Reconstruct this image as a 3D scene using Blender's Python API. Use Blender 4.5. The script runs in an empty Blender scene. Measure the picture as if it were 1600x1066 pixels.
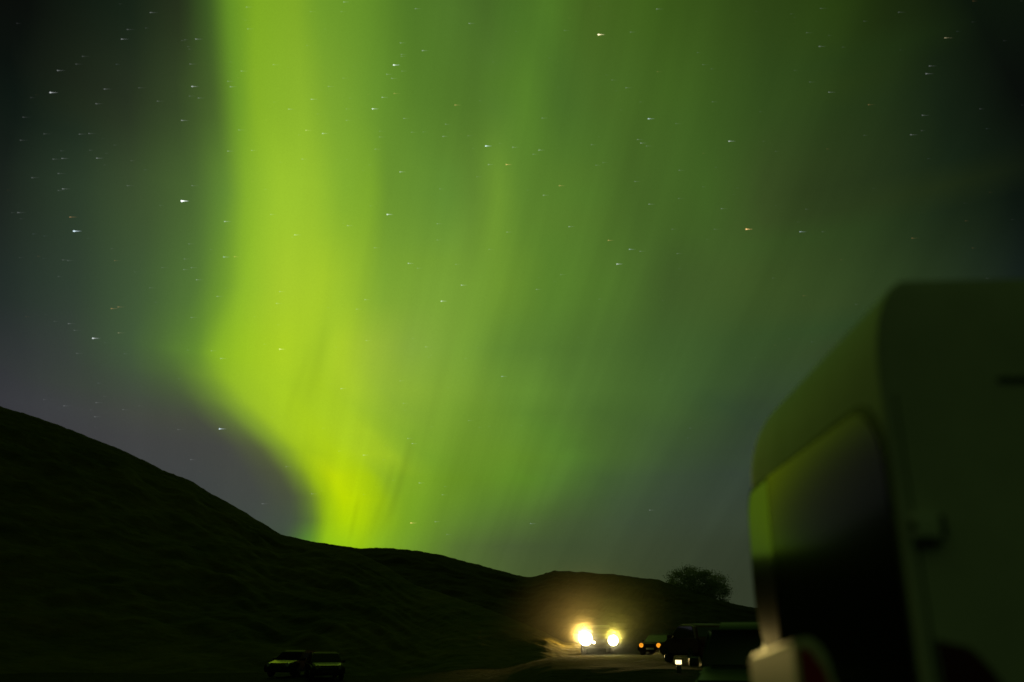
import bpy, bmesh, math, random
from mathutils import Vector, Matrix, noise as mnoise
random.seed(7)
rad, deg = math.radians, math.degrees
SC = bpy.context.scene
COL = SC.collection

# ------------------------------------------------------------------ camera
FPX, PITCH, EYE = 1280.0, rad(20.05), 1.5
cam = bpy.data.cameras.new('camera')
cam.sensor_width = 36.0; cam.lens = 28.8
cam.clip_start = 0.05; cam.clip_end = 12000
cam.dof.use_dof = True; cam.dof.focus_distance = 40.0; cam.dof.aperture_fstop = .65
camo = bpy.data.objects.new('camera', cam); COL.objects.link(camo)
camo.location = (0, 0, EYE); camo.rotation_euler = (rad(90) + PITCH, 0, 0)
SC.camera = camo
SC.view_settings.view_transform = 'Standard'; SC.view_settings.look = 'None'
SC.view_settings.exposure = 0.0; SC.view_settings.gamma = 1.0
SC.cycles.max_bounces = 6; SC.cycles.transparent_max_bounces = 16
SC.cycles.volume_bounces = 0

cp, sp = math.cos(PITCH), math.sin(PITCH)
def ray(x, y):
    """unit direction seen at a point of the 1600 px wide photograph"""
    a, b = (x - 800) / FPX, (533 - y) / FPX
    return Vector((a, cp - sp * b, sp + cp * b)).normalized()
def azel(x, y):
    d = ray(x, y); return deg(math.atan2(d.x, d.y)), deg(math.asin(d.z))
def to_px(az, el):
    a, e = rad(az), rad(el)
    d = Vector((math.sin(a) * math.cos(e), math.cos(a) * math.cos(e), math.sin(e)))
    Z = d.y * cp + d.z * sp
    return 800 + FPX * d.x / max(Z, .05), 533 - FPX * (-d.y * sp + d.z * cp) / max(Z, .05)
def at(x, y, dist):
    """the world point dist metres ahead (along Y) seen at x, y"""
    d = ray(x, y); return Vector((0, 0, EYE)) + d * (dist / d.y)

# ------------------------------------------------------------------ sky: aurora
ROWS = {
 -60: [(0,6,7,6),(100,10,16,12),(200,18,28,18),(280,30,40,24),(320,50,76,32),(360,98,142,36),(400,122,165,36),(460,124,165,38),(500,108,152,42),(560,96,140,40),(640,78,116,38),(760,64,96,34),(860,72,110,34),(1000,58,88,26),(1200,40,60,20),(1300,36,56,16),(1400,24,36,12),(1500,11,19,10),(1600,5,6,5)],
 0: [(0,8,9,7),(100,13,20,15),(200,22,34,22),(280,38,48,28),(320,58,85,35),(360,105,150,38),(400,128,172,36),(460,130,172,40),(500,115,160,44),(560,104,148,42),(640,84,124,40),(700,82,120,42),(760,72,105,38),(800,74,112,38),(860,80,120,38),(920,70,100,32),(1000,64,96,28),(1100,56,82,26),(1200,46,68,22),(1300,42,64,18),(1400,28,42,14),(1500,14,24,12),(1600,6,8,6)],
 150: [(0,12,20,16),(100,24,36,26),(200,38,48,32),(270,52,68,38),(330,70,95,42),(370,110,155,42),(400,135,178,40),(470,142,184,46),(520,125,168,48),(600,104,148,46),(660,88,128,42),(740,80,116,40),(770,84,122,44),(820,88,130,42),(880,74,110,40),(940,72,104,36),(1040,66,98,32),(1130,58,88,32),(1200,50,75,28),(1300,44,64,24),(1400,32,46,22),(1500,18,30,18),(1600,9,13,10)],
 300: [(0,28,36,30),(100,42,58,42),(200,58,76,46),(300,76,104,50),(350,100,140,52),(390,138,182,44),(440,160,202,48),(490,155,196,48),(540,132,176,48),(580,128,172,46),(610,108,150,48),(700,98,140,50),(740,94,130,46),(780,110,150,48),(820,94,134,46),(900,84,122,42),(1000,68,98,36),(1100,66,98,36),(1200,54,72,32),(1300,44,60,28),(1400,36,50,26),(1500,24,38,22),(1600,12,20,14)],
 450: [(0,36,46,42),(100,48,62,50),(200,62,84,54),(300,84,118,54),(345,112,155,48),(385,148,192,44),(440,170,206,46),(500,170,206,44),(550,154,194,48),(600,128,170,52),(700,120,160,54),(780,112,152,48),(860,90,130,44),(950,80,116,42),(1050,66,92,40),(1150,64,88,38),(1250,58,80,36),(1350,50,68,34),(1450,38,55,30),(1550,30,42,30),(1600,22,32,28)],
 550: [(0,48,52,54),(100,56,64,58),(200,66,88,58),(300,98,138,50),(340,140,185,40),(380,158,200,36),(440,176,212,38),(500,168,205,42),(530,178,212,44),(580,158,190,56),(640,136,172,62),(720,120,160,54),(800,96,136,50),(860,84,120,46),(950,76,108,46),(1050,66,96,44),(1150,58,84,42),(1250,54,72,38),(1350,48,62,36),(1600,28,36,30)],
 600: [(0,54,56,60),(100,60,64,62),(200,66,78,62),(270,76,96,56),(320,112,146,50),(360,150,190,40),(420,170,208,38),(500,170,206,36),(540,174,208,44),(600,150,186,56),(700,126,164,52),(800,104,145,50),(900,84,120,48),(1000,74,106,46),(1100,62,90,46),(1200,54,74,44),(1600,40,50,36)],
 650: [(0,60,60,66),(100,64,66,68),(200,66,70,66),(300,72,76,64),(350,96,116,58),(380,130,162,50),(420,168,204,40),(480,176,212,32),(540,172,208,38),(600,148,186,50),(650,130,168,50),(740,112,152,46),(850,88,128,46),(950,74,106,46),(1050,66,94,46),(1150,52,72,48),(1200,50,64,46),(1600,40,50,40)],
 700: [(0,62,62,68),(200,66,68,70),(350,70,72,68),(400,84,92,60),(440,130,160,46),(470,165,200,30),(520,180,214,24),(560,176,210,36),(600,165,200,40),(630,138,178,44),(660,120,162,44),(740,108,148,42),(800,100,140,40),(880,86,128,44),(950,76,108,46),(1050,62,84,50),(1150,54,70,54),(1200,50,62,50),(1600,42,50,42)],
 760: [(0,62,64,68),(300,66,70,70),(400,70,74,68),(450,76,82,60),(480,110,135,46),(505,165,200,16),(535,200,226,4),(560,185,216,10),(590,168,204,14),(610,140,180,36),(640,125,168,36),(700,110,152,36),(760,98,138,38),(820,92,136,40),(880,80,116,46),(960,66,90,52),(1050,60,76,56),(1150,54,66,54),(1600,42,50,42)],
 800: [(0,62,64,66),(400,68,74,70),(460,72,82,66),(490,90,112,52),(510,150,188,20),(540,184,220,4),(570,180,216,8),(600,150,190,22),(640,120,164,34),(700,106,146,44),(760,90,126,46),(820,84,114,50),(900,70,90,52),(1000,62,78,56),(1100,58,70,54),(1160,56,68,52),(1600,44,52,42)],
 850: [(0,60,64,64),(440,66,80,66),(480,90,140,50),(510,150,200,24),(560,160,205,20),(600,130,175,36),(650,110,150,44),(720,86,112,50),(800,74,92,52),(900,66,82,50),(1000,62,74,50),(1100,54,64,46),(1600,42,50,40)],
 920: [(0,56,60,58),(440,66,80,60),(500,100,140,50),(560,110,150,44),(640,96,128,46),(720,82,104,50),(900,68,80,46),(1100,52,60,42),(1600,40,46,36)],
}
EDGE = {-60:348, 0:350, 150:358, 300:372, 450:352, 550:325, 600:330, 650:378, 700:440, 760:490, 800:500, 850:490, 920:490}
def s2l(c):
    c /= 255.0
    return c / 12.92 if c <= .04045 else ((c + .055) / 1.055) ** 2.4
def lerp(tab, x):
    if x <= tab[0][0]: return tab[0][1:]
    for a, b in zip(tab, tab[1:]):
        if x <= b[0]:
            t = (x - a[0]) / (b[0] - a[0]); t = t * .6 + .4 * t * t * (3 - 2 * t)
            return tuple(p + (q - p) * t for p, q in zip(a[1:], b[1:]))
    return tab[-1][1:]
YS = sorted(ROWS)
def sky_srgb(x, y):
    fade = 1.0
    if x < 0: fade *= math.exp(x / 900)
    if x > 1600: fade *= math.exp((1600 - x) / 900)
    y = min(max(y, YS[0]), YS[-1])
    k = max(i for i in range(len(YS)) if YS[i] <= y); k = min(k, len(YS) - 2)
    y0, y1 = YS[k], YS[k + 1]; t = (y - y0) / (y1 - y0)
    e = EDGE[y0] + (EDGE[y1] - EDGE[y0]) * t
    def back(ek):
        return x * ek / e if x < e else ek + (x - e) * (1600 - ek) / (1600 - e)
    a, b = lerp(ROWS[y0], back(EDGE[y0])), lerp(ROWS[y1], back(EDGE[y1]))
    t = t * .5 + .5 * t * t * (3 - 2 * t)
    return tuple(s2l((p + (q - p) * t) * fade) for p, q in zip(a, b))

W = bpy.data.worlds.new('World'); SC.world = W; W.use_nodes = True
nt = W.node_tree; nt.nodes.clear()
class G:
    """small expression helper for shader nodes"""
    def __init__(s, nt): s.nt = nt
    def put(s, sock, v):
        if isinstance(v, bpy.types.NodeSocket): s.nt.links.new(v, sock)
        else: sock.default_value = v
    def m(s, op, a, b=0.0, c=0.0, clamp=False):
        n = s.nt.nodes.new('ShaderNodeMath'); n.operation = op; n.use_clamp = clamp
        for i, v in enumerate((a, b, c)): s.put(n.inputs[i], v)
        return n.outputs[0]
    def rng(s, v, a, b, c, d, smooth=False):
        n = s.nt.nodes.new('ShaderNodeMapRange'); n.interpolation_type = 'SMOOTHSTEP' if smooth else 'LINEAR'
        n.clamp = True
        for i, q in enumerate((v, a, b, c, d)): s.put(n.inputs[i], q)
        return n.outputs[0]
    def mix(s, f, a, b, blend='MIX'):
        n = s.nt.nodes.new('ShaderNodeMix'); n.data_type = 'RGBA'; n.blend_type = blend
        s.put(n.inputs[0], f); s.put(n.inputs[6], a); s.put(n.inputs[7], b)
        return n.outputs[2]
    def scale(s, col, f):
        n = s.nt.nodes.new('ShaderNodeVectorMath'); n.operation = 'SCALE'
        s.put(n.inputs[0], col); s.put(n.inputs[3], f); return n.outputs[0]
    def comb(s, x, y, z):
        n = s.nt.nodes.new('ShaderNodeCombineXYZ')
        for i, v in enumerate((x, y, z)): s.put(n.inputs[i], v)
        return n.outputs[0]
    def noise(s, vec, scale, detail=2.0, rough=.5):
        n = s.nt.nodes.new('ShaderNodeTexNoise'); s.put(n.inputs['Vector'], vec)
        n.inputs['Scale'].default_value = scale; n.inputs['Detail'].default_value = detail
        n.inputs['Roughness'].default_value = rough; return n.outputs[0]
g = G(nt)
tc = nt.nodes.new('ShaderNodeTexCoord'); sep = nt.nodes.new('ShaderNodeSeparateXYZ')
nt.links.new(tc.outputs['Generated'], sep.inputs[0])
AZ = g.m('MULTIPLY', g.m('ARCTAN2', sep.outputs[0], sep.outputs[1]), 180 / math.pi)
EL = g.m('MULTIPLY', g.m('ARCSINE', sep.outputs[2]), 180 / math.pi)
# the aurora's left edge bends with elevation: azimuth is counted from that edge
STEP = 1.5
ELS = [STEP * i for i in range(31)]
def edge_az(el):
    lo, hi = -34.0, 0.0
    for _ in range(40):
        m_ = (lo + hi) / 2
        x, y = to_px(m_, el)
        ye = min(max(y, YS[0]), YS[-1]); k = min(max(i for i in range(len(YS)) if YS[i] <= ye), len(YS) - 2)
        e = EDGE[YS[k]] + (EDGE[YS[k + 1]] - EDGE[YS[k]]) * (ye - YS[k]) / (YS[k + 1] - YS[k])
        if x < e: lo = m_
        else: hi = m_
    return lo
ED = [edge_az(e) for e in ELS]
er = nt.nodes.new('ShaderNodeValToRGB'); er.color_ramp.interpolation = 'LINEAR'
for i, (e_, a_) in enumerate(zip(ELS, ED)):
    q_ = er.color_ramp.elements[i] if i < 2 else er.color_ramp.elements.new(e_ / 45.0)
    q_.position = e_ / 45.0; v_ = (a_ + 34) / 34; q_.color = (v_, v_, v_, 1)
nt.links.new(g.rng(EL, 0, 45, 0, 1), er.inputs[0])
EDGEAZ = g.m('SUBTRACT', g.m('MULTIPLY', er.outputs[0], 34.0), 34.0)
A0, A1 = -32.0, 58.0
afac = g.rng(g.m('SUBTRACT', AZ, EDGEAZ), A0, A1, 0, 1)
def stops_for(el):
    N = 240
    xs = [i / N for i in range(N + 1)]
    ea = ED[round(el / STEP)]
    cs = [sky_srgb(*to_px(min(max(A0 + (A1 - A0) * t + ea, -46), 46), el)) for t in xs]
    keep = [0, N]
    while len(keep) < 31:
        worst, wi = 0, None
        for a, b in zip(keep, keep[1:]):
            for i in range(a + 1, b):
                t = (i - a) / (b - a)
                e = sum(abs(cs[i][k] - (cs[a][k] + (cs[b][k] - cs[a][k]) * t)) for k in range(3))
                if e > worst: worst, wi = e, i
        if wi is None: break
        keep = sorted(keep + [wi])
    return [(xs[i], cs[i]) for i in keep]
prev = None; pe = None
el = 0.0
while el <= 45.1:
    r = nt.nodes.new('ShaderNodeValToRGB'); cr = r.color_ramp; cr.interpolation = 'LINEAR'
    st = stops_for(el)
    for i, (p, c) in enumerate(st):
        e = cr.elements[0] if i == 0 else (cr.elements[1] if i == 1 else cr.elements.new(p))
        e.position = p; e.color = (*c, 1)
    nt.links.new(afac, r.inputs[0])
    prev = r.outputs[0] if prev is None else g.mix(g.rng(EL, pe, el, 0, 1), prev, r.outputs[0])
    pe = el; el += STEP
col = prev
# soft rays that fan out from below the horizon
th = g.m('MULTIPLY', g.m('ARCTAN2', g.m('ADD', AZ, 16.5), g.m('ADD', EL, 34.0)), 180 / math.pi)
n1 = g.noise(g.comb(g.m('MULTIPLY', th, .34), g.m('MULTIPLY', EL, .018), 3.1), 1.0, 3.0, .55)
n2 = g.noise(g.comb(g.m('MULTIPLY', AZ, .05), g.m('MULTIPLY', EL, .05), 8.0), 1.0, 2.0, .5)
fac = g.m('ADD', g.m('MULTIPLY', g.m('SUBTRACT', n1, .5), g.rng(th, 2, 16, .14, .42)), 1.0)
fac = g.m('MULTIPLY', fac, g.m('ADD', g.m('MULTIPLY', g.m('SUBTRACT', n2, .5), .12), 1.0))
n3 = g.noise(g.comb(g.m('MULTIPLY', th, .75), g.m('MULTIPLY', EL, .03), 5.7), 1.0, 2.0, .5)
n3w = g.m('MULTIPLY', g.rng(EL, 20, 11, 0, .22, True), g.m('MULTIPLY', g.rng(AZ, -17, -13, 0, 1, True), g.rng(AZ, -9, -1, 1, 0, True)))
fac = g.m('MULTIPLY', fac, g.m('ADD', 1.0, g.m('MULTIPLY', g.m('SUBTRACT', n3, .5), n3w)))
# thin darker gaps between the rays near the ridge
for (x0, y0, x1, y1, wd, amt, bow) in ((648, 665, 586, 855, .36, .13, .9), (618, 710, 570, 855, .30, .09, .5), (516, 490, 458, 680, .5, .06, .4),
                                  (490, 520, 440, 670, .35, .05, .3), (562, 770, 545, 850, .2, .08, 0), (905, 690, 850, 800, 1.2, -.10, 0),
                                  (800, 150, 700, 430, 1.1, -.07, 0)):
    (a0, e0), (a1, e1) = azel(x0, y0), azel(x1, y1)
    c = g.rng(EL, e1, e0, a1, a0)
    tt_ = g.rng(EL, e1, e0, 0, 1)
    c = g.m('ADD', c, g.m('MULTIPLY', g.m('MULTIPLY', tt_, g.m('SUBTRACT', 1.0, tt_)), bow))
    d = g.m('DIVIDE', g.m('SUBTRACT', AZ, c), wd)
    f = g.m('POWER', 2.718, g.m('MULTIPLY', g.m('MULTIPLY', d, d), -1.0))
    mid, hw = (e0 + e1) / 2, (e0 - e1) / 2
    q = g.m('DIVIDE', g.m('SUBTRACT', EL, mid), hw)
    f = g.m('MULTIPLY', f, g.rng(g.m('MULTIPLY', q, q), 0, 1.0, 1, 0, True))
    fac = g.m('MULTIPLY', fac, g.m('SUBTRACT', 1.0, g.m('MULTIPLY', f, amt)))
# the arc climbs overhead and dies out; the rest of the sky stays dark
fac = g.m('MULTIPLY', fac, g.rng(EL, 46, 78, 1.0, .12, True))
fac = g.m('MULTIPLY', fac, g.rng(g.m('ABSOLUTE', AZ), 40, 95, 1.0, .30, True))
# faint film-like luminance grain over the sky
vec = tc.outputs['Generated']
grain = g.noise(vec, 900.0, 1.0, .5)
fac = g.m('MULTIPLY', fac, g.m('ADD', 1.0, g.m('MULTIPLY', g.m('SUBTRACT', grain, .5), .16)))
col = g.scale(col, fac)
# diffuse green glow over the rest of the sky, behind and above the viewer
veil = g.m('MULTIPLY', g.rng(g.m('ABSOLUTE', AZ), 55, 120, 0, 1, True), g.rng(EL, -5, 25, .4, 1, True))
col = g.mix(1.0, col, g.scale((.018, .036, .007), veil), 'ADD')
bg = nt.nodes.new('ShaderNodeBackground'); nt.links.new(col, bg.inputs[0]); bg.inputs[1].default_value = .94
wo = nt.nodes.new('ShaderNodeOutputWorld'); nt.links.new(bg.outputs[0], wo.inputs[0])

# ------------------------------------------------------------------ helpers
def tag(o, label=None, cat=None, group=None, kind=None):
    if label: o['label'] = label
    if cat: o['category'] = cat
    if group: o['group'] = group
    if kind: o['kind'] = kind
    return o
def empty(name, loc, rz, label, cat, group=None):
    o = bpy.data.objects.new(name, None); COL.objects.link(o)
    o.location = loc; o.rotation_euler = (0, 0, rz)
    return tag(o, label, cat, group)
def obj(name, bm, mats, parent=None, smooth=True, angle=35):
    me = bpy.data.meshes.new(name); bm.normal_update(); bm.to_mesh(me); bm.free()
    for m in (mats if isinstance(mats, (list, tuple)) else [mats]): me.materials.append(m)
    if smooth:
        me.shade_smooth()
        me.set_sharp_from_angle(angle=rad(angle))
    o = bpy.data.objects.new(name, me); COL.objects.link(o)
    if parent: o.parent = parent
    return o
def material(name, base, rough=.6, metal=0.0, coat=0.0, spec=.5, var=.0, vscale=8.0, bump=0.0, bscale=40.0, emit=None, estr=0.0):
    m = bpy.data.materials.new(name); m.use_nodes = True; n = m.node_tree
    b = n.nodes['Principled BSDF']
    b.inputs['Base Color'].default_value = (*base, 1); b.inputs['Roughness'].default_value = rough
    b.inputs['Metallic'].default_value = metal; b.inputs['Coat Weight'].default_value = coat
    b.inputs['Specular IOR Level'].default_value = spec
    h = G(n)
    t = n.nodes.new('ShaderNodeTexCoord')
    if var:
        f = h.noise(t.outputs['Object'], vscale, 6.0, .6)
        f = h.rng(f, .3, .7, 1 - var, 1 + var)
        n.links.new(h.scale((base[0], base[1], base[2]), f), b.inputs['Base Color'])
    if bump:
        f = h.noise(t.outputs['Object'], bscale, 4.0, .6)
        bn = n.nodes.new('ShaderNodeBump'); bn.inputs['Strength'].default_value = bump
        n.links.new(f, bn.inputs['Height']); n.links.new(bn.outputs[0], b.inputs['Normal'])
    if emit:
        b.inputs['Emission Color'].default_value = (*emit, 1); b.inputs['Emission Strength'].default_value = estr
    return m
def add_box(bm, lo, hi, bev=0.0, M=None):
    r = bmesh.ops.create_cube(bm, size=1)
    lo, hi = Vector(lo), Vector(hi)
    for v in r['verts']:
        v.co = Vector((lo[i] + (hi[i] - lo[i]) * (v.co[i] + .5) for i in range(3)))
    vs = r['verts']
    if bev:
        es = list({e for v in vs for e in v.link_edges})
        q = bmesh.ops.bevel(bm, geom=es, offset=bev, segments=2, profile=.7, affect='EDGES')
        vs = list({v for f in q['faces'] for v in f.verts} | {v for v in vs if v.is_valid})
    if M:
        for v in vs: v.co = M @ v.co
    return vs
def add_cyl(bm, p0, p1, r0, r1=None, seg=20):
    p0, p1 = Vector(p0), Vector(p1); r1 = r0 if r1 is None else r1
    q = bmesh.ops.create_cone(bm, cap_ends=True, segments=seg, radius1=r0, radius2=r1, depth=(p1 - p0).length)
    M = Matrix.Translation((p0 + p1) / 2) @ Vector((0, 0, 1)).rotation_difference(p1 - p0).to_matrix().to_4x4()
    bmesh.ops.transform(bm, matrix=M, verts=q['verts'])
    return q['verts']
def add_prism(bm, pts, axis_vec, M=None):
    """closed prism: polygon pts (3-D) swept along axis_vec"""
    a = [bm.verts.new(Vector(p)) for p in pts]; b = [bm.verts.new(Vector(p) + Vector(axis_vec)) for p in pts]
    n = len(a)
    bm.faces.new(a[::-1]); bm.faces.new(b)
    for i in range(n): bm.faces.new((a[i], a[(i + 1) % n], b[(i + 1) % n], b[i]))
    bmesh.ops.recalc_face_normals(bm, faces=bm.faces)
    if M:
        for v in a + b: v.co = M @ v.co
    return a + b
def rounded(x0, x1, z0, z1, r, n=6):
    """rounded rectangle outline; r = (bl, br, tr, tl)"""
    out = []
    for (cx, cz, a0, rr) in ((x0, z0, 180, r[0]), (x1, z0, 270, r[1]), (x1, z1, 0, r[2]), (x0, z1, 90, r[3])):
        sx, sz = (1 if cx == x0 else -1), (1 if cz == z0 else -1)
        for k in range(n + 1):
            a = rad(a0 + 90 * k / n)
            out.append((cx + sx * rr + rr * math.cos(a), cz + sz * rr + rr * math.sin(a)))
    return out
def smooth01(t): t = min(max(t, 0), 1); return t * t * (3 - 2 * t)
def pw(tab, x):
    if x <= tab[0][0]: return tab[0][1]
    for (a, p), (b, q) in zip(tab, tab[1:]):
        if x <= b: return p + (q - p) * (x - a) / (b - a)
    return tab[-1][1]

# ------------------------------------------------------------------ materials
def grass_mat(name, dark, dry, scale, bump):
    m = bpy.data.materials.new(name); m.use_nodes = True; n = m.node_tree; h = G(n)
    b = n.nodes['Principled BSDF']; b.inputs['Roughness'].default_value = .95; b.inputs['Specular IOR Level'].default_value = .1
    t = n.nodes.new('ShaderNodeTexCoord').outputs['Object']
    f1 = h.noise(t, scale, 8.0, .65); f2 = h.noise(t, scale * 9, 4.0, .6); f3 = h.noise(t, scale * .18, 3.0, .5)
    f = h.m('ADD', h.m('MULTIPLY', f1, .5), h.m('ADD', h.m('MULTIPLY', f2, .2), h.m('MULTIPLY', f3, .3)))
    c = h.mix(h.rng(f, .40, .60, 0, 1), (*dark, 1), (*dry, 1))
    n.links.new(c, b.inputs['Base Color'])
    bn = n.nodes.new('ShaderNodeBump'); bn.inputs['Strength'].default_value = bump; bn.inputs['Distance'].default_value = .4
    n.links.new(h.m('ADD', f2, h.m('MULTIPLY', f1, 2.0)), bn.inputs['Height']); n.links.new(bn.outputs[0], b.inputs['Normal'])
    return m
M_field = grass_mat('field_grass', (.017, .022, .008), (.034, .033, .011), .25, .8)
M_hill = grass_mat('hill_grass', (.036, .046, .016), (.13, .105, .042), .06, 1.0)
M_far = grass_mat('far_hill_heath', (.014, .014, .008), (.036, .030, .016), .05, 1.0)
M_white = material('white_van_paint', (.64, .62, .58), .5, spec=.22, var=.10, vscale=3.0)
M_glass = material('dark_window_glass', (.006, .006, .007), .12, spec=.11)
M_carglass = material('car_glass', (.006, .006, .007), .04, spec=.9, coat=.5)
M_black = material('black_rubber', (.018, .018, .018), .55, var=.2)
M_hinge = material('hinge_metal', (.74, .73, .70), .5)
M_red = material('red_lens', (.50, .014, .018), .25, spec=.5)
M_dkred = material('dark_red_lens', (.085, .010, .010), .2, spec=.5)
M_post = material('pedestal_plastic', (.80, .70, .60), .5, spec=.25, var=.06, vscale=9)
M_tyre = material('tyre', (.02, .02, .02), .8)
M_rim = material('alloy_rim', (.10, .10, .10), .35, metal=.9)
M_chrome = material('lamp_reflector', (.6, .6, .6), .15, metal=1)
M_plate = material('number_plate', (.7, .7, .66), .4)
M_bark = material('bark', (.06, .045, .03), .9, var=.3, vscale=4, bump=.5)
M_leaf = material('leaves', (.12, .13, .085), .7, var=.35, vscale=.6)
n = M_leaf.node_tree; tl = n.nodes.new('ShaderNodeBsdfTranslucent'); tl.inputs[0].default_value = (.19, .20, .14, 1)
ad = n.nodes.new('ShaderNodeAddShader'); n.links.new(n.nodes['Principled BSDF'].outputs[0], ad.inputs[0]); n.links.new(tl.outputs[0], ad.inputs[1])
n.links.new(ad.outputs[0], n.nodes['Material Output'].inputs[0])
M_bollard = material('bollard_paint', (.05, .06, .05), .5)
def emitter(name, colr, strength):
    m = bpy.data.materials.new(name); m.use_nodes = True; n = m.node_tree; n.nodes.remove(n.nodes['Principled BSDF'])
    e = n.nodes.new('ShaderNodeEmission'); e.inputs[0].default_value = (*colr, 1); e.inputs[1].default_value = strength
    n.links.new(e.outputs[0], n.nodes['Material Output'].inputs[0]); return m
M_lampwarm = emitter('headlight_glow', (1, .86, .45), 60)
M_lampdim = emitter('fog_lamp_glow', (1, .80, .35), 60)
M_amber = emitter('amber_lamp_glow', (1, .36, .02), .95)
M_orange = emitter('orange_lamp_glow', (1, .25, .02), 2.6)
M_bolglow = emitter('bollard_lamp_glow', (1, .80, .38), 2.4)

# ------------------------------------------------------------------ ground
def ground_z(x, y):
    r = math.hypot(x, y)
    az = deg(math.atan2(x, y)) if y > 0 else (90 if x > 0 else -90)
    left = smooth01((-2 - az) / 8) * smooth01((r - 14) / 24)
    right = smooth01((az + 1) / 4) * smooth01((r - 14) / 14)
    z = -.55 * left + .6 * right
    if r > 10:
        z += .10 * min(1, (r - 10) / 20) * mnoise.noise(Vector((x * .13, y * .13, 4))) + .05 * mnoise.noise(Vector((x * .6, y * .6, 9))) * min(1, (r - 10) / 20)
    return z
def polar(name, az0, az1, naz, rs, hfun, mat, wrap=False, rel=None):
    bm = bmesh.new(); grid = []
    for r_ in rs:
        row = []
        for i in range(naz + (0 if wrap else 1)):
            a = rad(az0 + (az1 - az0) * i / naz)
            r = r_ * (pw(rel, deg(a)) if rel else 1.0)
            x, y = r * math.sin(a), r * math.cos(a)
            row.append(bm.verts.new((x, y, hfun(deg(a), r, x, y))))
        grid.append(row)
    for p, q in zip(grid, grid[1:]):
        k = len(p)
        for i in range(k if wrap else k - 1):
            j = (i + 1) % k
            bm.faces.new((p[i], q[i], q[j], p[j]))
    if wrap:
        c = bm.verts.new((0, 0, hfun(0, 0, 0, 0)))
        p = grid[0]
        for i in range(len(p)): bm.faces.new((c, p[i], p[(i + 1) % len(p)]))
    bmesh.ops.recalc_face_normals(bm, faces=bm.faces)
    if sum(f.normal.z for f in bm.faces) < 0: bmesh.ops.reverse_faces(bm, faces=bm.faces)
    return obj(name, bm, mat, angle=80)
rs = [.6 * 1.045 ** k for k in range(200)]
tag(polar('ground', 0, 360, 420, [r for r in rs if r < 4000], lambda a, r, x, y: ground_z(x, y), M_field, True), kind='structure')

# ------------------------------------------------------------------ hills
RA = [(-200, 560), (0, 635), (60, 653), (130, 679), (200, 706), (255, 736), (300, 751), (330, 772), (370, 793), (410, 818), (440, 836), (470, 842), (500, 850),
      (560, 864), (600, 884), (650, 915), (700, 930), (760, 951), (810, 971), (850, 987), (880, 1004)]
RB = [(350, 868), (440, 850), (480, 845), (520, 851), (560, 857), (600, 856), (650, 860), (700, 870), (760, 886), (800, 897), (830, 902), (865, 892), (940, 896),
      (1000, 902), (1030, 906), (1070, 921), (1100, 931), (1150, 944), (1250, 962), (1600, 982), (1800, 985)]
tA = [azel(*p) for p in RA]; tB = [azel(*p) for p in RB]
tA = [(-90, 13), (-60, 17), (-42, 18)] + tA[1:]
DA = [(-90, 150), (-20, 150), (-12, 120), (-4, 80), (2.5, 62), (5, 60)]
FA = [(-90, 70), (-25, 62), (-12, 52), (-4, 45), (2.5, 46), (5, 50)]
DB = [(-30, 420), (-15, 380), (-5, 300), (1, 230), (5, 170), (10, 105), (13, 92), (30, 90), (60, 110)]
def hill_fun(tt, DD, FF, seed, amp, power):
    def f(az, r, x, y):
        R, F = pw(DD, az), pw(FF, az)
        e = pw(tt, az)
        top = EYE + R * math.tan(rad(e))
        base = ground_z(x, y) - .5
        if r <= R:
            t = max(0.0, (r - F) / (R - F)); s = t ** power
        else:
            s = max(0.0, 1 - .6 * ((r - R) / (R * .5)))
        n = mnoise.noise(Vector((x / R * 22, y / R * 22, seed))) + .5 * mnoise.noise(Vector((x / R * 60, y / R * 60, seed))) + .15 * mnoise.noise(Vector((x / R * 110, y / R * 110, seed)))
        edge = min(1, max(0, (r - F) / (R * .15)))
        crest = mnoise.noise(Vector((az * 1.1, 3, seed))) + .6 * mnoise.noise(Vector((az * 2.9, 7, seed))) + .45 * mnoise.noise(Vector((az * 7.3, 5, seed)))
        top += R * .0011 * crest
        calm = 1 - .75 * smooth01((az + 9) / 7) if seed == 2.0 else 1.0
        return base + (top - base) * s + calm * amp * R * n * edge * (.22 if abs(r - R) < R * .06 else 1.0)
    return f
def urows(lo): return [lo + (1 - lo) * k / 130 for k in range(130)] + [1 + .55 * k / 40 for k in range(41)]
hA = polar('hill', -88, 4.5, 520, urows(.3), hill_fun(tA, DA, FA, 2.0, .0060, 1.25), M_hill, rel=DA)
tag(hA, kind='structure')
FB = [(a, d * .45) for a, d in DB]
hB = polar('far_hill', -26, 58, 520, urows(.4), hill_fun(tB, DB, FB, 7.0, .0040, 1.1), M_far, rel=DB)
tag(hB, kind='structure')

# ------------------------------------------------------------------ round tree behind the ridge
tb = at(1086, 926, 107)
tr = empty('round_tree', (tb.x, tb.y, 3.6), 0, 'large round leafy tree rising behind the dark ridge, left of the white van', 'tree')
bm = bmesh.new(); H = tb.z - 3.6
def limb(p, q, r0, r1): add_cyl(bm, p, q, r0, r1, 8)
limb((0, 0, -2.5), (0, 0, H * .45), .34, .24)
tips = []
for k in range(11):
    a = k * 2.4; e = random.uniform(.35, 1.25); L = random.uniform(2.2, 3.6)
    s0 = Vector((0, 0, H * (.2 + .25 * (k / 11))))
    d = Vector((math.cos(a) * math.cos(e), math.sin(a) * math.cos(e), math.sin(e)))
    m1 = s0 + d * L * .55; m2 = s0 + d * L + Vector((0, 0, .3))
    limb(s0, m1, .13, .08); limb(m1, m2, .08, .03); tips.append(m2)
obj('trunk', bm, M_bark, tr)
bm = bmesh.new()
clumps = []
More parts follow.
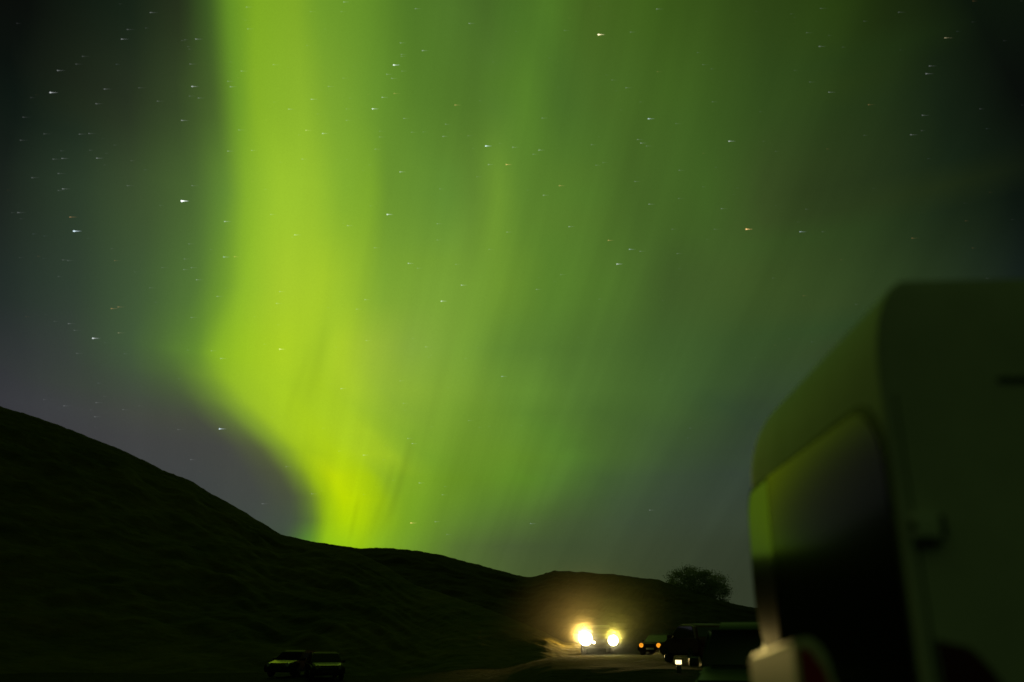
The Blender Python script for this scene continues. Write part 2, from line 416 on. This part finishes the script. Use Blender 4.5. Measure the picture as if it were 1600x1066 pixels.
for k in range(420):
    u = Vector((random.gauss(0, 1), random.gauss(0, 1), random.gauss(0, 1))).normalized() * random.random() ** .33
    clumps.append((Vector((u.x * 4.4, u.y * 4.4, H + u.z * 3.3 - .3)), random.uniform(.45, .7)))
for c, R in clumps:
    for k in range(95):
        v = Vector((random.gauss(0, .5), random.gauss(0, .5), random.gauss(0, .42)))
        p = c + v * R; s = random.uniform(.04, .085)
        t1 = Vector((random.gauss(0, 1), random.gauss(0, 1), random.gauss(0, .6))).normalized()
        t2 = t1.cross(Vector((random.gauss(0, 1), random.gauss(0, 1), random.gauss(0, 1)))).normalized()
        vs = [bm.verts.new(p + t1 * s * 1.5), bm.verts.new(p + t2 * s * .7), bm.verts.new(p - t1 * s * 1.5), bm.verts.new(p - t2 * s * .7)]
        bm.faces.new(vs)
obj('crown', bm, M_leaf, tr, smooth=False)

# ------------------------------------------------------------------ vehicles (generic)
def rotm(rz): return Matrix.Rotation(rz, 4, 'Z')
def wheel(parent, x, y, r, w):
    bm = bmesh.new(); add_cyl(bm, (x, y - w / 2, r), (x, y + w / 2, r), r, seg=28)
    es = [e for e in bm.edges if len(e.link_faces) == 2 and e.calc_face_angle(0) > 1]
    bmesh.ops.bevel(bm, geom=es, offset=w * .14, segments=3, affect='EDGES')
    o = obj('wheel', bm, M_tyre, parent)
    bm = bmesh.new(); s = 1 if y > 0 else -1
    add_cyl(bm, (x, y + s * (w / 2 - .02), r), (x, y + s * (w / 2 + .012), r), r * .62, r * .58, 24)
    for k in range(5):
        a = k * math.tau / 5
        add_cyl(bm, (x, y + s * (w / 2 + .012), r), (x + r * .52 * math.cos(a), y + s * (w / 2 + .016), r + r * .52 * math.sin(a)), .03, .02, 8)
    obj('rim', bm, M_rim, o)
def car(name, loc, rz, label, cat, paint, L=4.2, Wd=1.78, Ht=1.48, style='hatch', group=None, head=None, bonnet=None, hr=.11, bev=.06, tail=M_dkred, glass=None):
    glass = glass or M_carglass
    """front of the car points along local -X"""
    t = empty(name, loc, rz, label, cat, group)
    h = Wd / 2; a = L / 2
    if style == 'hatch':
        belt = .92 / 1.48 * Ht
        prof = [(-a, .35), (-a + .02, .62), (-a + .12, .73), (-a + .55, .83), (-a + 1.05, belt), (a - .35, belt + .04), (a - .05, belt), (a, .6), (a - .04, .33), (-a + .1, .28)]
        cab = [(-a + 1.0, belt - .02), (-a + 1.75, Ht - .08), (-a + 2.15, Ht), (a - .95, Ht - .03), (a - .55, Ht - .12), (a - .18, belt)]
        ws = [(-a + 1.0, belt - .02), (-a + 1.75, Ht - .08)]; sidew = [(-a + 1.25, belt + .02), (-a + 1.85, Ht - .12), (a - .85, Ht - .13), (a - .45, belt + .04)]
    elif style == 'suv':
        belt = 1.08 / 1.75 * Ht
        prof = [(-a, .42), (-a, .8), (-a + .1, .95), (-a + .9, 1.02), (-a + 1.15, belt), (a - .1, belt + .03), (a, belt - .1), (a, .5), (a - .05, .4), (-a + .08, .36)]
        cab = [(-a + 1.1, belt - .02), (-a + 1.7, Ht - .1), (-a + 2.0, Ht), (a - .4, Ht - .02), (a - .2, Ht - .12), (a - .05, belt)]
        ws = [(-a + 1.1, belt - .02), (-a + 1.7, Ht - .1)]; sidew = [(-a + 1.4, belt + .03), (-a + 1.85, Ht - .14), (a - .45, Ht - .15), (a - .25, belt + .05)]
    else:  # high panel van
        belt = 1.25
        prof = [(-a, .4), (-a, .85), (-a + .12, 1.0), (-a + .75, 1.12), (-a + 1.0, belt), (a - .05, belt), (a, 1.1), (a, .45), (a - .05, .38), (-a + .1, .34)]
        cab = [(-a + .95, belt - .02), (-a + 1.65, Ht - .22), (-a + 2.1, Ht), (a - .2, Ht), (a - .06, Ht - .12), (a - .02, belt)]
        ws = [(-a + .95, belt - .02), (-a + 1.65, Ht - .22)]; sidew = [(-a + 1.25, belt + .05), (-a + 1.75, Ht - .4), (-a + 2.7, Ht - .4), (-a + 2.7, belt + .05)]
    bm = bmesh.new()
    vs = add_prism(bm, [(x, -h, z) for x, z in prof], (0, Wd, 0))
    es = [e for e in bm.edges if abs(abs(e.verts[0].co.y) - h) < 1e-4 and abs(e.verts[0].co.y - e.verts[1].co.y) < 1e-4]
    bmesh.ops.bevel(bm, geom=es, offset=.09, segments=4, affect='EDGES')
    body = obj('body', bm, paint, t, angle=50)
    bm = bmesh.new(); inset = .16 * Wd / 1.78
    lowz, hiz = belt, Ht
    vs = add_prism(bm, [(x, -h + .04, z) for x, z in cab], (0, Wd - .08, 0))
    for v in vs:
        k = min(1, max(0, (v.co.z - lowz) / (hiz - lowz)))
        v.co.y *= 1 - (inset / h) * k
    es = [e for e in bm.edges if e.verts[0].co.y * e.verts[1].co.y > 0 and max(e.verts[0].co.z, e.verts[1].co.z) > belt + .05]
    bmesh.ops.bevel(bm, geom=es, offset=bev, segments=5, affect='EDGES')
    obj('cabin', bm, paint, t, angle=50)
    # windscreen, slightly proud of the cabin's slope
    (x0, z0), (x1, z1) = ws
    dv = Vector((x1 - x0, 0, z1 - z0)); n = Vector((-dv.z, 0, dv.x)).normalized()
    def screen(nm, x0, z0, x1, z1, n, f0, f1, mat):
        def hw(z): return (h - .04) * (1 - (inset / h) * min(1, max(0, (z - lowz) / (hiz - lowz)))) - .07
        p, q = Vector((x0, 0, z0)), Vector((x1, 0, z1))
        A, B = p.lerp(q, f0), p.lerp(q, f1)
        pts = [A + Vector((0, -hw(A.z), 0)), A + Vector((0, hw(A.z), 0)), B + Vector((0, hw(B.z), 0)), B + Vector((0, -hw(B.z), 0))]
        b2 = bmesh.new(); add_prism(b2, [p_ + n * .002 for p_ in pts], n * .008); return obj(nm, b2, mat, t, smooth=False)
    screen('windscreen', x0, z0, x1, z1, n, .08, .95, glass)
    if style == 'hatch':
        b0, b1 = Vector((-a + .16, 0, .745)), Vector((-a + 1.0, 0, belt - .005)); nb = Vector((-(b1 - b0).z, 0, (b1 - b0).x)).normalized()
        bm = bmesh.new(); hb = h - .16
        add_prism(bm, [q + nb * .012 for q in (b0 + Vector((0, -hb + .08, 0)), b0 + Vector((0, hb - .08, 0)), b1 + Vector((0, hb, 0)), b1 + Vector((0, -hb, 0)))], nb * .012)
        obj('bonnet', bm, bonnet or paint, t, smooth=False)
    xr0, zr0 = cab[-1]; xr1, zr1 = cab[-2]
    dr = Vector((xr1 - xr0, 0, zr1 - zr0)); nr = Vector((dr.z, 0, -dr.x)).normalized()
    if nr.x < 0: nr = -nr
    screen('rear_window', xr0, zr0, xr1, zr1, nr, .12, .9, glass)
    for s in (-1, 1):
        bm = bmesh.new()
        pts = []
        for x, z in sidew:
            k = min(1, max(0, (z - lowz) / (hiz - lowz)))
            pts.append((x, s * ((h - .04) * (1 - (inset / h) * k) + .002), z))
        add_prism(bm, pts, (0, s * .007, 0)); obj('side_window', bm, glass, t, smooth=False)
        bm = bmesh.new(); add_box(bm, (-a + 1.35, s * h - (.02 if s > 0 else .15), belt), (-a + 1.5, s * h + (.15 if s > 0 else .02), belt + .14), .03); obj('mirror', bm, paint, t)
        bm = bmesh.new(); add_cyl(bm, (-a - .015, s * (h - .3), .68), (-a + .06, s * (h - .3), .68), hr, hr, 24); obj('headlight', bm, head or M_chrome, t)
        bm = bmesh.new(); add_box(bm, (a - .06, s * (h - .22) - .09, belt - .3), (a + .015, s * (h - .22) + .09, belt - .05), .02); obj('tail_light', bm, tail, t)
        for x in (-a + .82, a - .78):
            wheel(t, x, s * (h - .10), .32 if style == 'hatch' else .36, .21)
    bm = bmesh.new(); add_box(bm, (-a - .02, -.26, .42), (-a + .01, .26, .53), .004); obj('number_plate', bm, M_black if bonnet else M_plate, t)
    bm = bmesh.new(); add_box(bm, (-a - .012, -.45, .56), (-a + .05, .45, .68), .01); obj('grille', bm, M_black, t)
    return t
P_dark = material('charcoal_paint', (.010, .010, .010), .6, spec=.12)
M_bonnet = material('glossy_bonnet_paint', (.010, .012, .010), .26, spec=.2, var=.3, vscale=3)
P_green = material('dark_green_paint', (.010, .022, .012), .4, spec=.4)
P_redcar = material('maroon_paint', (.09, .022, .018), .5, coat=.1)
P_van = material('graphite_paint', (.03, .028, .024), .35, coat=.4)

# two low dark cars on the dip at the left, windscreens catching the sky
F = math.pi / 2      # local -X turned to face the camera (-Y)
for (px, py, d, yaw, lab) in ((462, 1029, 52, -.22, 'dark low car on the field, left of the pair, dimmer bonnet sheen'),
                              (507, 1036, 49, .32, 'dark low car on the field, right of the pair, brighter bonnet sheen')):
    p = at(px, py, d)
    car('parked_car', (p.x, p.y, ground_z(p.x, p.y) - .02), F + yaw, lab, 'car', P_dark, L=4.3, Ht=1.42, glass=M_glass, bonnet=M_bonnet, group='dark cars on the field')

# ------------------------------------------------------------------ vehicle with its headlights on
pl, pr = at(915, 998, 60), at(958, 1001, 60)
mid = (pl + pr) / 2
gz = ground_z(mid.x, mid.y)
van = empty('offroad_van', (mid.x, mid.y + .05, gz), 0, 'dark van facing the camera with both headlights blazing at the foot of the hill', 'van')
hw = 1.06
bm = bmesh.new()
add_prism(bm, [(-hw, y, z) for y, z in ((.06, .42), (.0, .6), (.0, 1.0), (.12, 1.18), (.7, 1.32), (1.25, 1.82), (1.75, 1.95), (4.4, 1.95), (4.6, 1.8), (4.6, .45))], (2 * hw, 0, 0))
es = [e for e in bm.edges if abs(abs(e.verts[0].co.x) - hw) < 1e-4 and abs(e.verts[0].co.x - e.verts[1].co.x) < 1e-4]
bmesh.ops.bevel(bm, geom=es, offset=.12, segments=4, affect='EDGES')
obj('body', bm, P_van, van, angle=50)
bm = bmesh.new(); d = Vector((0, .5, .83)); nn = Vector((0, -.673, .74)).normalized()
add_prism(bm, [Vector((x, y, z)) + nn * .003 for x, y, z in ((-.88, .75, 1.365), (.88, .75, 1.365), (.84, 1.20, 1.775), (-.84, 1.20, 1.775))], nn * .008)
obj('windscreen', bm, M_glass, van, smooth=False)
bm = bmesh.new(); add_box(bm, (-1.0, -.03, .42), (1.0, .05, .60), .03); obj('bumper', bm, M_black, van)
bm = bmesh.new(); add_box(bm, (-.55, -.015, .78), (.55, .05, 1.0), .01); obj('grille', bm, M_black, van)
bm = bmesh.new(); add_box(bm, (-.26, -.045, .45), (.26, -.032, .56), .003); obj('number_plate', bm, M_black, van)
for s in (-1, 1):
    for y in (.95, 3.6):
        bm = bmesh.new(); add_cyl(bm, (s * (hw - .22), y, .37), (s * (hw + .0), y, .37), .37, seg=28); w_ = obj('wheel', bm, M_tyre, van)
        bm = bmesh.new(); add_cyl(bm, (s * (hw - .02), y, .37), (s * (hw + .012), y, .37), .22, .2, 20); obj('rim', bm, M_rim, w_)
    bm = bmesh.new(); add_box(bm, (s * hw - (.02 if s > 0 else .22), 1.0, 1.3), (s * hw + (.22 if s > 0 else .02), 1.12, 1.5), .04); obj('mirror', bm, M_black, van)
    wp = pl if s < 0 else pr
    lx, lz = wp.x - mid.x, wp.z - gz
    Rl = .44 if s < 0 else .33
    bm = bmesh.new(); prof = [(Rl + .05, .03), (Rl + .05, -.07), (Rl + .03, -.09), (Rl, -.09), (Rl, -.03), (Rl - .02, .03)]
    rings = [[bm.verts.new((lx + r_ * math.cos(q * math.tau / 40), y_, lz + r_ * math.sin(q * math.tau / 40))) for q in range(40)] for r_, y_ in prof]
    for p_, q_ in zip(rings, rings[1:] + rings[:1]):
        for q in range(40): bm.faces.new((p_[q], p_[(q + 1) % 40], q_[(q + 1) % 40], q_[q]))
    bmesh.ops.recalc_face_normals(bm, faces=bm.faces)
    hl = obj('headlight', bm, M_black, van)
    bm = bmesh.new(); add_cyl(bm, (lx, -.055, lz), (lx, -.03, lz), Rl - .003, Rl - .003, 40)
    le = obj('lens', bm, M_lampwarm, hl)
    ld = bpy.data.lights.new('headlight_beam', 'SPOT'); ld.energy = 4800 if s < 0 else 2200
    ld.color = (1, .62, .12) if s < 0 else (.95, .78, .10); ld.spot_size = rad(160); ld.spot_blend = 1.0; ld.shadow_soft_size = .12
    lo = bpy.data.objects.new('headlight_beam', ld); COL.objects.link(lo); lo.parent = van
    lo.location = (lx, -.30, lz); lo.rotation_euler = (rad(-134 if s < 0 else -138), 0, rad(-48 if s < 0 else 0))
    ld = bpy.data.lights.new('main_beam', 'SPOT'); ld.energy = 19000 if s < 0 else 9500
    ld.color = (1, .74, .24); ld.spot_size = rad(13); ld.spot_blend = .6; ld.shadow_soft_size = .12
    lo = bpy.data.objects.new('main_beam', ld); COL.objects.link(lo); lo.parent = van
    lo.location = (lx, -.32, lz); lo.rotation_euler = (rad(-93.8), 0, rad(-2.5))
bm = bmesh.new(); add_cyl(bm, (-.38, -.10, lz - .12), (-.38, -.04, lz - .12), .07, .07, 20); obj('fog_lamp', bm, M_lampdim, van)

# added scattering volume that imitates lens bloom around the headlights
bloom_m = bpy.data.materials.new('bloom_volume'); bloom_m.use_nodes = True; n = bloom_m.node_tree; n.nodes.remove(n.nodes['Principled BSDF'])
pv = n.nodes.new('ShaderNodeVolumePrincipled'); pv.inputs['Color'].default_value = (.95, .92, .85, 1)
h = G(n); t = n.nodes.new('ShaderNodeTexCoord').outputs['Object']
ln = n.nodes.new('ShaderNodeVectorMath'); ln.operation = 'LENGTH'; n.links.new(t, ln.inputs[0])
k = h.m('SUBTRACT', 1.0, h.m('MULTIPLY', ln.outputs['Value'], ln.outputs['Value']), clamp=True)
core = None
for c_, r_, a_ in (((pl.x - mid.x, -.25, pl.z - mid.z - .3), .72, .48), ((pr.x - mid.x, -.25, pr.z - mid.z - .3), .56, .42)):
    mp = n.nodes.new('ShaderNodeVectorMath'); mp.operation = 'MULTIPLY_ADD'; n.links.new(t, mp.inputs[0])
    mp.inputs[1].default_value = (9, 5, 6.5); mp.inputs[2].default_value = tuple(-v for v in c_)
    l2 = n.nodes.new('ShaderNodeVectorMath'); l2.operation = 'LENGTH'; n.links.new(mp.outputs[0], l2.inputs[0])
    q = h.m('DIVIDE', l2.outputs['Value'], r_)
    e_ = h.m('MULTIPLY', h.m('POWER', 2.718, h.m('MULTIPLY', h.m('MULTIPLY', q, q), -1.0)), a_)
    core = e_ if core is None else h.m('ADD', core, e_)
n.links.new(h.m('ADD', h.m('MULTIPLY', h.m('MULTIPLY', k, h.m('MULTIPLY', k, k)), .020), core), pv.inputs['Density'])
n.links.new(pv.outputs[0], n.nodes['Material Output'].inputs['Volume'])
bm = bmesh.new(); bmesh.ops.create_icosphere(bm, subdivisions=4, radius=1.0)
bloom_halo = obj('bloom_halo', bm, bloom_m); bloom_halo.location = (mid.x, mid.y, mid.z + .3); bloom_halo.scale = (9, 5, 6.5)
tag(bloom_halo, 'added volume imitating lens bloom around the two headlights', 'bloom_halo', kind='stuff')

# ------------------------------------------------------------------ parked cars to the right of the lights
p = at(1016, 1011, 57)
c = car('parked_car', (p.x + 1.0, p.y + 1.85, ground_z(p.x, p.y) - .1), F - .5, 'dark car right of the headlights with amber side lights on', 'car', P_dark, L=4.3, Ht=1.40, head=M_amber, hr=.14)
p = at(1112, 1000, 33)
car('parked_car', (p.x - .1, p.y + 2, ground_z(p.x, p.y)), F + math.pi + .2, 'dull maroon car faintly lit between the lights and the dark green car', 'car', P_redcar, L=4.1, Ht=1.5)
p = at(1250, 1000, 12.5)
car('parked_suv', (p.x, p.y + 2.2, ground_z(p.x, p.y)), F - .30, 'dark green off-road car with green sky sheen beside the white van', 'car', P_green, bev=.17, L=4.4, Wd=1.85, Ht=1.78, style='suv')

# ------------------------------------------------------------------ low lamp bollard
p = at(1060, 1034, 26); gz = ground_z(p.x, p.y)
b = empty('lamp_bollard', (p.x, p.y, gz), 0, 'low dark bollard with a small warm lit lamp head on the grass', 'lamp')
hz = p.z - gz
bm = bmesh.new(); add_cyl(bm, (0, 0, -.1), (0, 0, hz - .07), .07, .07, 20); obj('post', bm, M_bollard, b)
bm = bmesh.new(); add_cyl(bm, (0, 0, hz - .07), (0, 0, hz + .045), .09, .09, 24); obj('lamp', bm, M_bolglow, b)
bm = bmesh.new(); add_cyl(bm, (0, 0, hz + .045), (0, 0, hz + .08), .11, .08, 24); obj('cap', bm, M_bollard, b)

# ------------------------------------------------------------------ big white camper van at the right
VX, VY = 1.215, 2.60
yaw = math.atan(.0514)
cv = empty('camper_van', (VX, VY, 0), -yaw, 'big white camper van with green sky mirrored in its dark rear windows', 'camper van')
LEN, WID, TOP = 5.9, 2.32, 2.70
# local: X along the vehicle (to the right), Y across it (away from the camera); rear face at X=0
def plan(ins, z):
    tum = .035 * max(0, (z - 1.2) / 1.4)
    i = ins + tum
    return [(x, y) for x, y in rounded(tum * .9 + ins * .36, LEN - i, tum + ins * .07, WID - i, tuple(max(.025, q - ins * .2) for q in (.03, .35, .35, .34)), 8)]
lev = [(0, .42), (0, .7), (0, 1.1), (0, 1.6), (0, 2.0), (.0, 2.2), (.0, 2.33)]
for k in range(1, 8):
    a = rad(90 * k / 8); lev.append((.40 * (1 - math.cos(a)), 2.33 + (TOP - 2.33) * math.sin(a)))
bm = bmesh.new(); rings = []
for ins, z in lev: rings.append([bm.verts.new((x, y, z)) for x, y in plan(ins, z)])
for p_, q_ in zip(rings, rings[1:]):
    for i in range(len(p_)):
        j = (i + 1) % len(p_); bm.faces.new((p_[i], p_[j], q_[j], q_[i]))
bm.faces.new(rings[-1]); bm.faces.new(rings[0][::-1])
bmesh.ops.recalc_face_normals(bm, faces=bm.faces)
obj('body', bm, M_white, cv, angle=60)
def lean(z): return .9 * .035 * max(0, (z - 1.2) / 1.4)
def pane(name, y0, y1, z0, z1, r, mat, th, off, parent, turn=0.0):
    bm = bmesh.new(); pts = rounded(y0, y1, z0, z1, r, 8)
    a = [bm.verts.new((lean(z) - off - th - turn * (y - y0) + min(0, turn) * (y1 - y0), y, z)) for y, z in pts]
    b_ = [bm.verts.new((lean(z) - off + .01, y, z)) for y, z in pts]
    bm.faces.new(a); bm.faces.new(b_[::-1])
    for i in range(len(a)): bm.faces.new((a[i], b_[i], b_[(i + 1) % len(a)], a[(i + 1) % len(a)]))
    bmesh.ops.recalc_face_normals(bm, faces=bm.faces)
    return obj(name, bm, mat, parent, angle=30)
for (y0, y1, rr, tn, zb) in ((.06, 1.53, (.08, .02, .02, .24), .020, 1.02), (1.532, 2.12, (.02, .40, .16, .02), -.030, 1.38)):
    w_ = pane('rear_window', y0, y1, zb, 2.30, rr, M_black, .004, 0, cv)
    pane('glass', y0 + .03, y1 - .03, zb + .03, 2.27, rr, M_glass, .004, .004, w_, tn)
# seam, hinge, rail and lamp on the long side (local Y = 0, facing the camera)
def sy(z): return .035 * max(0, (z - 1.2) / 1.4)
bm = bmesh.new()
add_prism(bm, [(.026, sy(.5) - .003, .5), (.033, sy(.5) - .003, .5), (.033, -.003, 1.2), (.062, sy(2.3) - .002, 2.27), (.056, sy(2.3) - .002, 2.27), (.026, -.003, 1.2)], (0, .012, 0))
obj('door_seam', bm, M_black, cv, smooth=False)
hz = 1.5 + 2.6 * .128
hx = .062
bm = bmesh.new(); add_box(bm, (hx - .032, -.030, hz - .036), (hx + .046, .03, hz + .038), .008)
hg = obj('hinge', bm, M_hinge, cv)
bm = bmesh.new(); add_cyl(bm, (hx - .033, -.02, hz - .012), (hx - .033, -.02, hz + .012), .012, .012, 14); obj('pin', bm, M_black, hg)
bm = bmesh.new(); add_cyl(bm, (hx + .054, -.02, hz - .035), (hx + .054, -.02, hz + .03), .012, .012, 14); obj('knuckle', bm, M_black, hg)
bm = bmesh.new(); add_box(bm, (hx - .028, -.028, hz - .058), (hx + .048, .03, hz - .046), .005); obj('bracket', bm, M_black, hg)
bm = bmesh.new(); add_box(bm, (.40, sy(2.31) - .012, 2.305), (4.6, sy(2.31) + .03, 2.321), .005); obj('awning_rail', bm, M_black, cv)
bm = bmesh.new()
pts = [(.05, 1.0)] + [(.27, 1.0)] + [(.27 - .10 * math.sin(rad(a)) ** 2 - .04 * (a / 90), 1.2 + .28 * math.sin(rad(a))) for a in range(0, 91, 10)] + [(.05, 1.5)]
add_prism(bm, [(x, -.016, z) for x, z in pts], (0, .03, 0)); obj('side_lamp', bm, M_dkred, cv, smooth=False)
bm = bmesh.new(); add_box(bm, (-.10, .06, .40), (.06, WID - .06, .62), .04); obj('rear_bumper', bm, M_black, cv)
bm = bmesh.new(); add_box(bm, (.9, -.012, 1.25), (2.0, .02, 1.95), .01); sw = obj('side_window', bm, M_glass, cv)
for x in (1.15, 4.7):
    for s, y in ((-1, .02), (1, WID - .02)):
        bm = bmesh.new(); add_cyl(bm, (x, y - s * .22, .35), (x, y + s * .01, .35), .35, seg=32); w_ = obj('wheel', bm, M_tyre, cv)
        bm = bmesh.new(); add_cyl(bm, (x, y - s * .02, .35), (x, y + s * .02, .35), .22, .2, 24); obj('rim', bm, M_rim, w_)

# ------------------------------------------------------------------ white tapered pedestal with a red panel, in front of the rear windows
c0 = at(1238, 996, 2.55)
ped = empty('hookup_pedestal', (c0.x, c0.y, 0), -.09, 'pale rounded hookup pedestal with a dark red front panel, standing before the van\'s rear window', 'utility post')
zt = c0.z
bm = bmesh.new()
prof = [(0, 0), (.30, 0), (.27, .5), (.185, zt - .30), (.125, zt - .15)] + [(.125 - .02 - .065 * (1 - math.cos(rad(a))) , zt - .11 + .11 * math.sin(rad(a))) for a in range(0, 91, 15)] + [(0, zt - .008)]
vs = add_prism(bm, [(x, 0, z) for x, z in prof], (0, .74, 0))
for v in vs:
    if v.co.y > .2 and v.co.z > .5: v.co.z -= .055 * (v.co.z / zt)
es = [e for e in bm.edges if len(e.link_faces) == 2 and e.calc_face_angle(0) > .9]
bmesh.ops.bevel(bm, geom=es, offset=.012, segments=3, affect='EDGES')
obj('housing', bm, M_post, ped, angle=50)
bm = bmesh.new()
pr_ = [(.012, .62), (.235, .62), (.150, zt - .30), (.100, zt - .16), (.078, zt - .085), (.045, zt - .035), (.012, zt - .025)]
add_prism(bm, [(x, -.004, z) for x, z in pr_], (0, .012, 0)); obj('front_panel', bm, M_red, ped, smooth=False)

# ------------------------------------------------------------------ stars
S = [(235,19.5,.35),(199,46,.25),(190,61,.45),(306,61,.45),(118.6,100,.2),(90,110,.4),(78.5,144.5,.8),(163,139,.35),(300,135,.7),(297,100,.3),(296,150,.2),(310,153,.3),(246,158,.25),(150,162,.3),(284,188,.5),(36,183,.2),(69,209,.2),(124,209.5,.25),(139,208.5,.25),(32,219,.2),(83,248.5,.25),(97,247.5,.35),(151,247,.4),(356,236,.4),(356,127,.3),(360,135.5,.4),(377,111,.35),(385,11,.3),(129,88,.2),(373,203,.3),(393,235,.3),(205,251,.15),(217,137,.2),(387,45,.3),
(537,3,.4),(485,18,.2),(533,18,.2),(649,13.5,.35),(733,36.5,.4),(625.5,67,.35),(660,79,.5),(427,101,.3),(615,101.5,1.1),(627,85,.3),(627,88,.25),(604,116,.35),(612,122.5,.35),(628,111,.25),(536,122,.2),(513,135,.3),(486.5,155,.5),(616,146,.5,1),(597,152,.5),(711,164,.6,1),(451,170.5,.4),(582,170,.9),(541,170,.2),(541,188,.25),(478,203.5,.5,2),(504,208.5,.6),(631,185,.35),(696,194,.3),(643,206.5,.25),(692,213,.4),(759,228,1.1,3),(763,257,.4),(791,257,.8,1),(586,233,.3),(472,248.5,.3),(593,205,.2),(593,214,.25),(661,206,.2),(731,212,.2),
(935,54,1.5,2),(1026,14,.35),(882,47.5,.2),(985,50,.25),(1027,112,.25,1),(956,125,.2),(978,137,.3),(847,184.5,.3),(1013,185.5,.8,3),(1056,193,.2),(842,234.5,.5),(833,241,.3),(801,230,.4),(924,226,.25),(1001,223.5,.45),(996,218,.3),(1010,228,.25),(1139,220.5,.7),(931,258,.25),(942,254,.2),(1061,266,.25),(1113,159,.2),(1098,101,.2),
(1282,13,.2),(1260,51,.2),(1280,72.5,.35),(1404,19,.2),(1476.5,59,.5,2),(1452,103,.3),(1447,115,.4),(1295,144,.35),(1357,163.5,.3,1),(1265,128,.2),(1441,180,.3),(1423,210.5,.35),(1350,33,.15),(1531,170,.15),
(91,271,.25),(50,277.5,.25),(98,295,.4),(91,297.5,.2),(199,290,.25),(28,332,.3),(284,314,1.7),(300,290,.3),(109.5,339,.5,1),(115.5,361,1.2,3),(351,346,.6),(295,381,.25),(349.5,401.5,.6,3),(366.5,401,.5,1),(288,404.5,.25),(299,418,.3),(287,421,.3),(307,437,.4),(98,406,.2),(106,407,.2),(179,407,.25,1),(91,432,.15),(253,418,.2),(339,463,.35),(174,482,.5,1),(184.5,479.5,.4,1),(107,505.5,.3),(145,528.5,.9),(185,520,.35,2),(299,496,.3),(234,449.5,.2),(116,516,.2),
(625,268.5,.6),(605,335,.9),(543,352.5,.4),(460.5,367,.5),(423,335,.3),(585,387,.3),(638,411.5,.6),(652,419,.25),(721,445.5,.6),(689.5,470.5,.8),(570,468,.4),(437,455.5,.35),(432,474,.35),(683,349.5,.3),(687,295,.25),(792,362.5,.35),(683,375,.25),(557,483,.3),(572,532,.3),(764,389.5,.25),(745,276,.2),(712,413,.25),
(874,290,.6,1),(849,305,.4),(992,283.5,.3),(1014,319,.4),(1060,310,.2),(889,354,.45),(950.5,375.5,.6,1),(983.5,389.5,.6,3),(964,412.5,.8),(1000,392.5,.3),(1166,358,1.2,1),(1127,326,.3),(1058,396,.25),(838,452,.35),(876,429,.25),(1116,358,.2),(1050,358,.2),(1250,362,.6,3),(1425,372,.3,1),(1255,462,.2,1),
(437,545.5,.8,2),(533,607,.4),(625,595,.25),(630,630,.25),(568,711,.4),(644,693,.4),(637,685,.3),(655,754.5,.4),(487,771.5,.3),(447,729,.25),(691,773,.3),(784,588,.5,3),(665,542,.3),(732,657,.25),(410,787,.3),
(343,670,1.0,3),(642,817,.9,1),(680,815,.35),(829,818,.4,3),(698,835,.25),(1015,797,.3),(345,560,.4),(330,548,.3),(100,634,.25),(150,629,.25),(148,651,.25),(192,640,.2),(278,671,.2),(298,718,.25),(120,552,.2)]
rnd = random.Random(3)
for k in range(260):
    x, y = rnd.uniform(0, 1600), rnd.uniform(0, 800) ** 1.0
    S.append((x, y, rnd.uniform(.05, .16), rnd.choice((0, 0, 0, 1, 3))))
TINT = {0: (.92, .97, 1.0), 1: (1.0, .55, .22), 2: (1.0, .85, .50), 3: (.72, .88, 1.0)}
sm = bpy.data.materials.new('starlight'); sm.use_nodes = True; n = sm.node_tree; n.nodes.remove(n.nodes['Principled BSDF'])
at_ = n.nodes.new('ShaderNodeVertexColor'); at_.layer_name = 'glow'
e = n.nodes.new('ShaderNodeEmission'); n.links.new(at_.outputs[0], e.inputs[0]); e.inputs[1].default_value = 1.0
tr_ = n.nodes.new('ShaderNodeBsdfTransparent'); ad = n.nodes.new('ShaderNodeAddShader')
n.links.new(e.outputs[0], ad.inputs[0]); n.links.new(tr_.outputs[0], ad.inputs[1]); n.links.new(ad.outputs[0], n.nodes['Material Output'].inputs[0])
sm.cycles.emission_sampling = 'NONE'
bm = bmesh.new(); cl = bm.verts.layers.float_color.new('glow')
DIST = 7000.0
for s_ in S:
    x, y, b_ = s_[:3]; tint = TINT[s_[3] if len(s_) > 3 else 0]
    d = ray(x, y); c = d * DIST
    east = (Vector((1, 0, 0)) - d * d.x).normalized(); up = east.cross(d).normalized()
    u = DIST / FPX
    rr = u * (.80 + .30 * max(0, b_ - .5)); tail = u * (10 if b_ > .17 else 6)
    rings = []
    prof = [(-1.3, .15, .5), (-.7, .8, .9), (0, 1.0, 1.0), (.9, .75, .85), (3.0, .45, .6), (None, .22, .0)]
    for k, (ox, wr, br) in enumerate(prof):
        off = tail if ox is None else ox * rr
        ring = []
        for q in range(6):
            a = q * math.tau / 6
            v = bm.verts.new(c + east * off + (up * math.cos(a) + d * math.sin(a)) * rr * wr)
            I = (b_ ** 2.0 * .45 + .025 * b_) * br ** 1.6
            v[cl] = (tint[0] * I, tint[1] * I, tint[2] * I, 1); ring.append(v)
        rings.append(ring)
    for p_, q_ in zip(rings, rings[1:]):
        for i in range(6): bm.faces.new((p_[i], p_[(i + 1) % 6], q_[(i + 1) % 6], q_[i]))
    bm.faces.new(rings[0][::-1]); bm.faces.new(rings[-1])
st = obj('stars', bm, sm, smooth=False)
tag(st, 'field of stars drawn out into short trails across the night sky', 'stars', kind='stuff')
st.visible_shadow = True
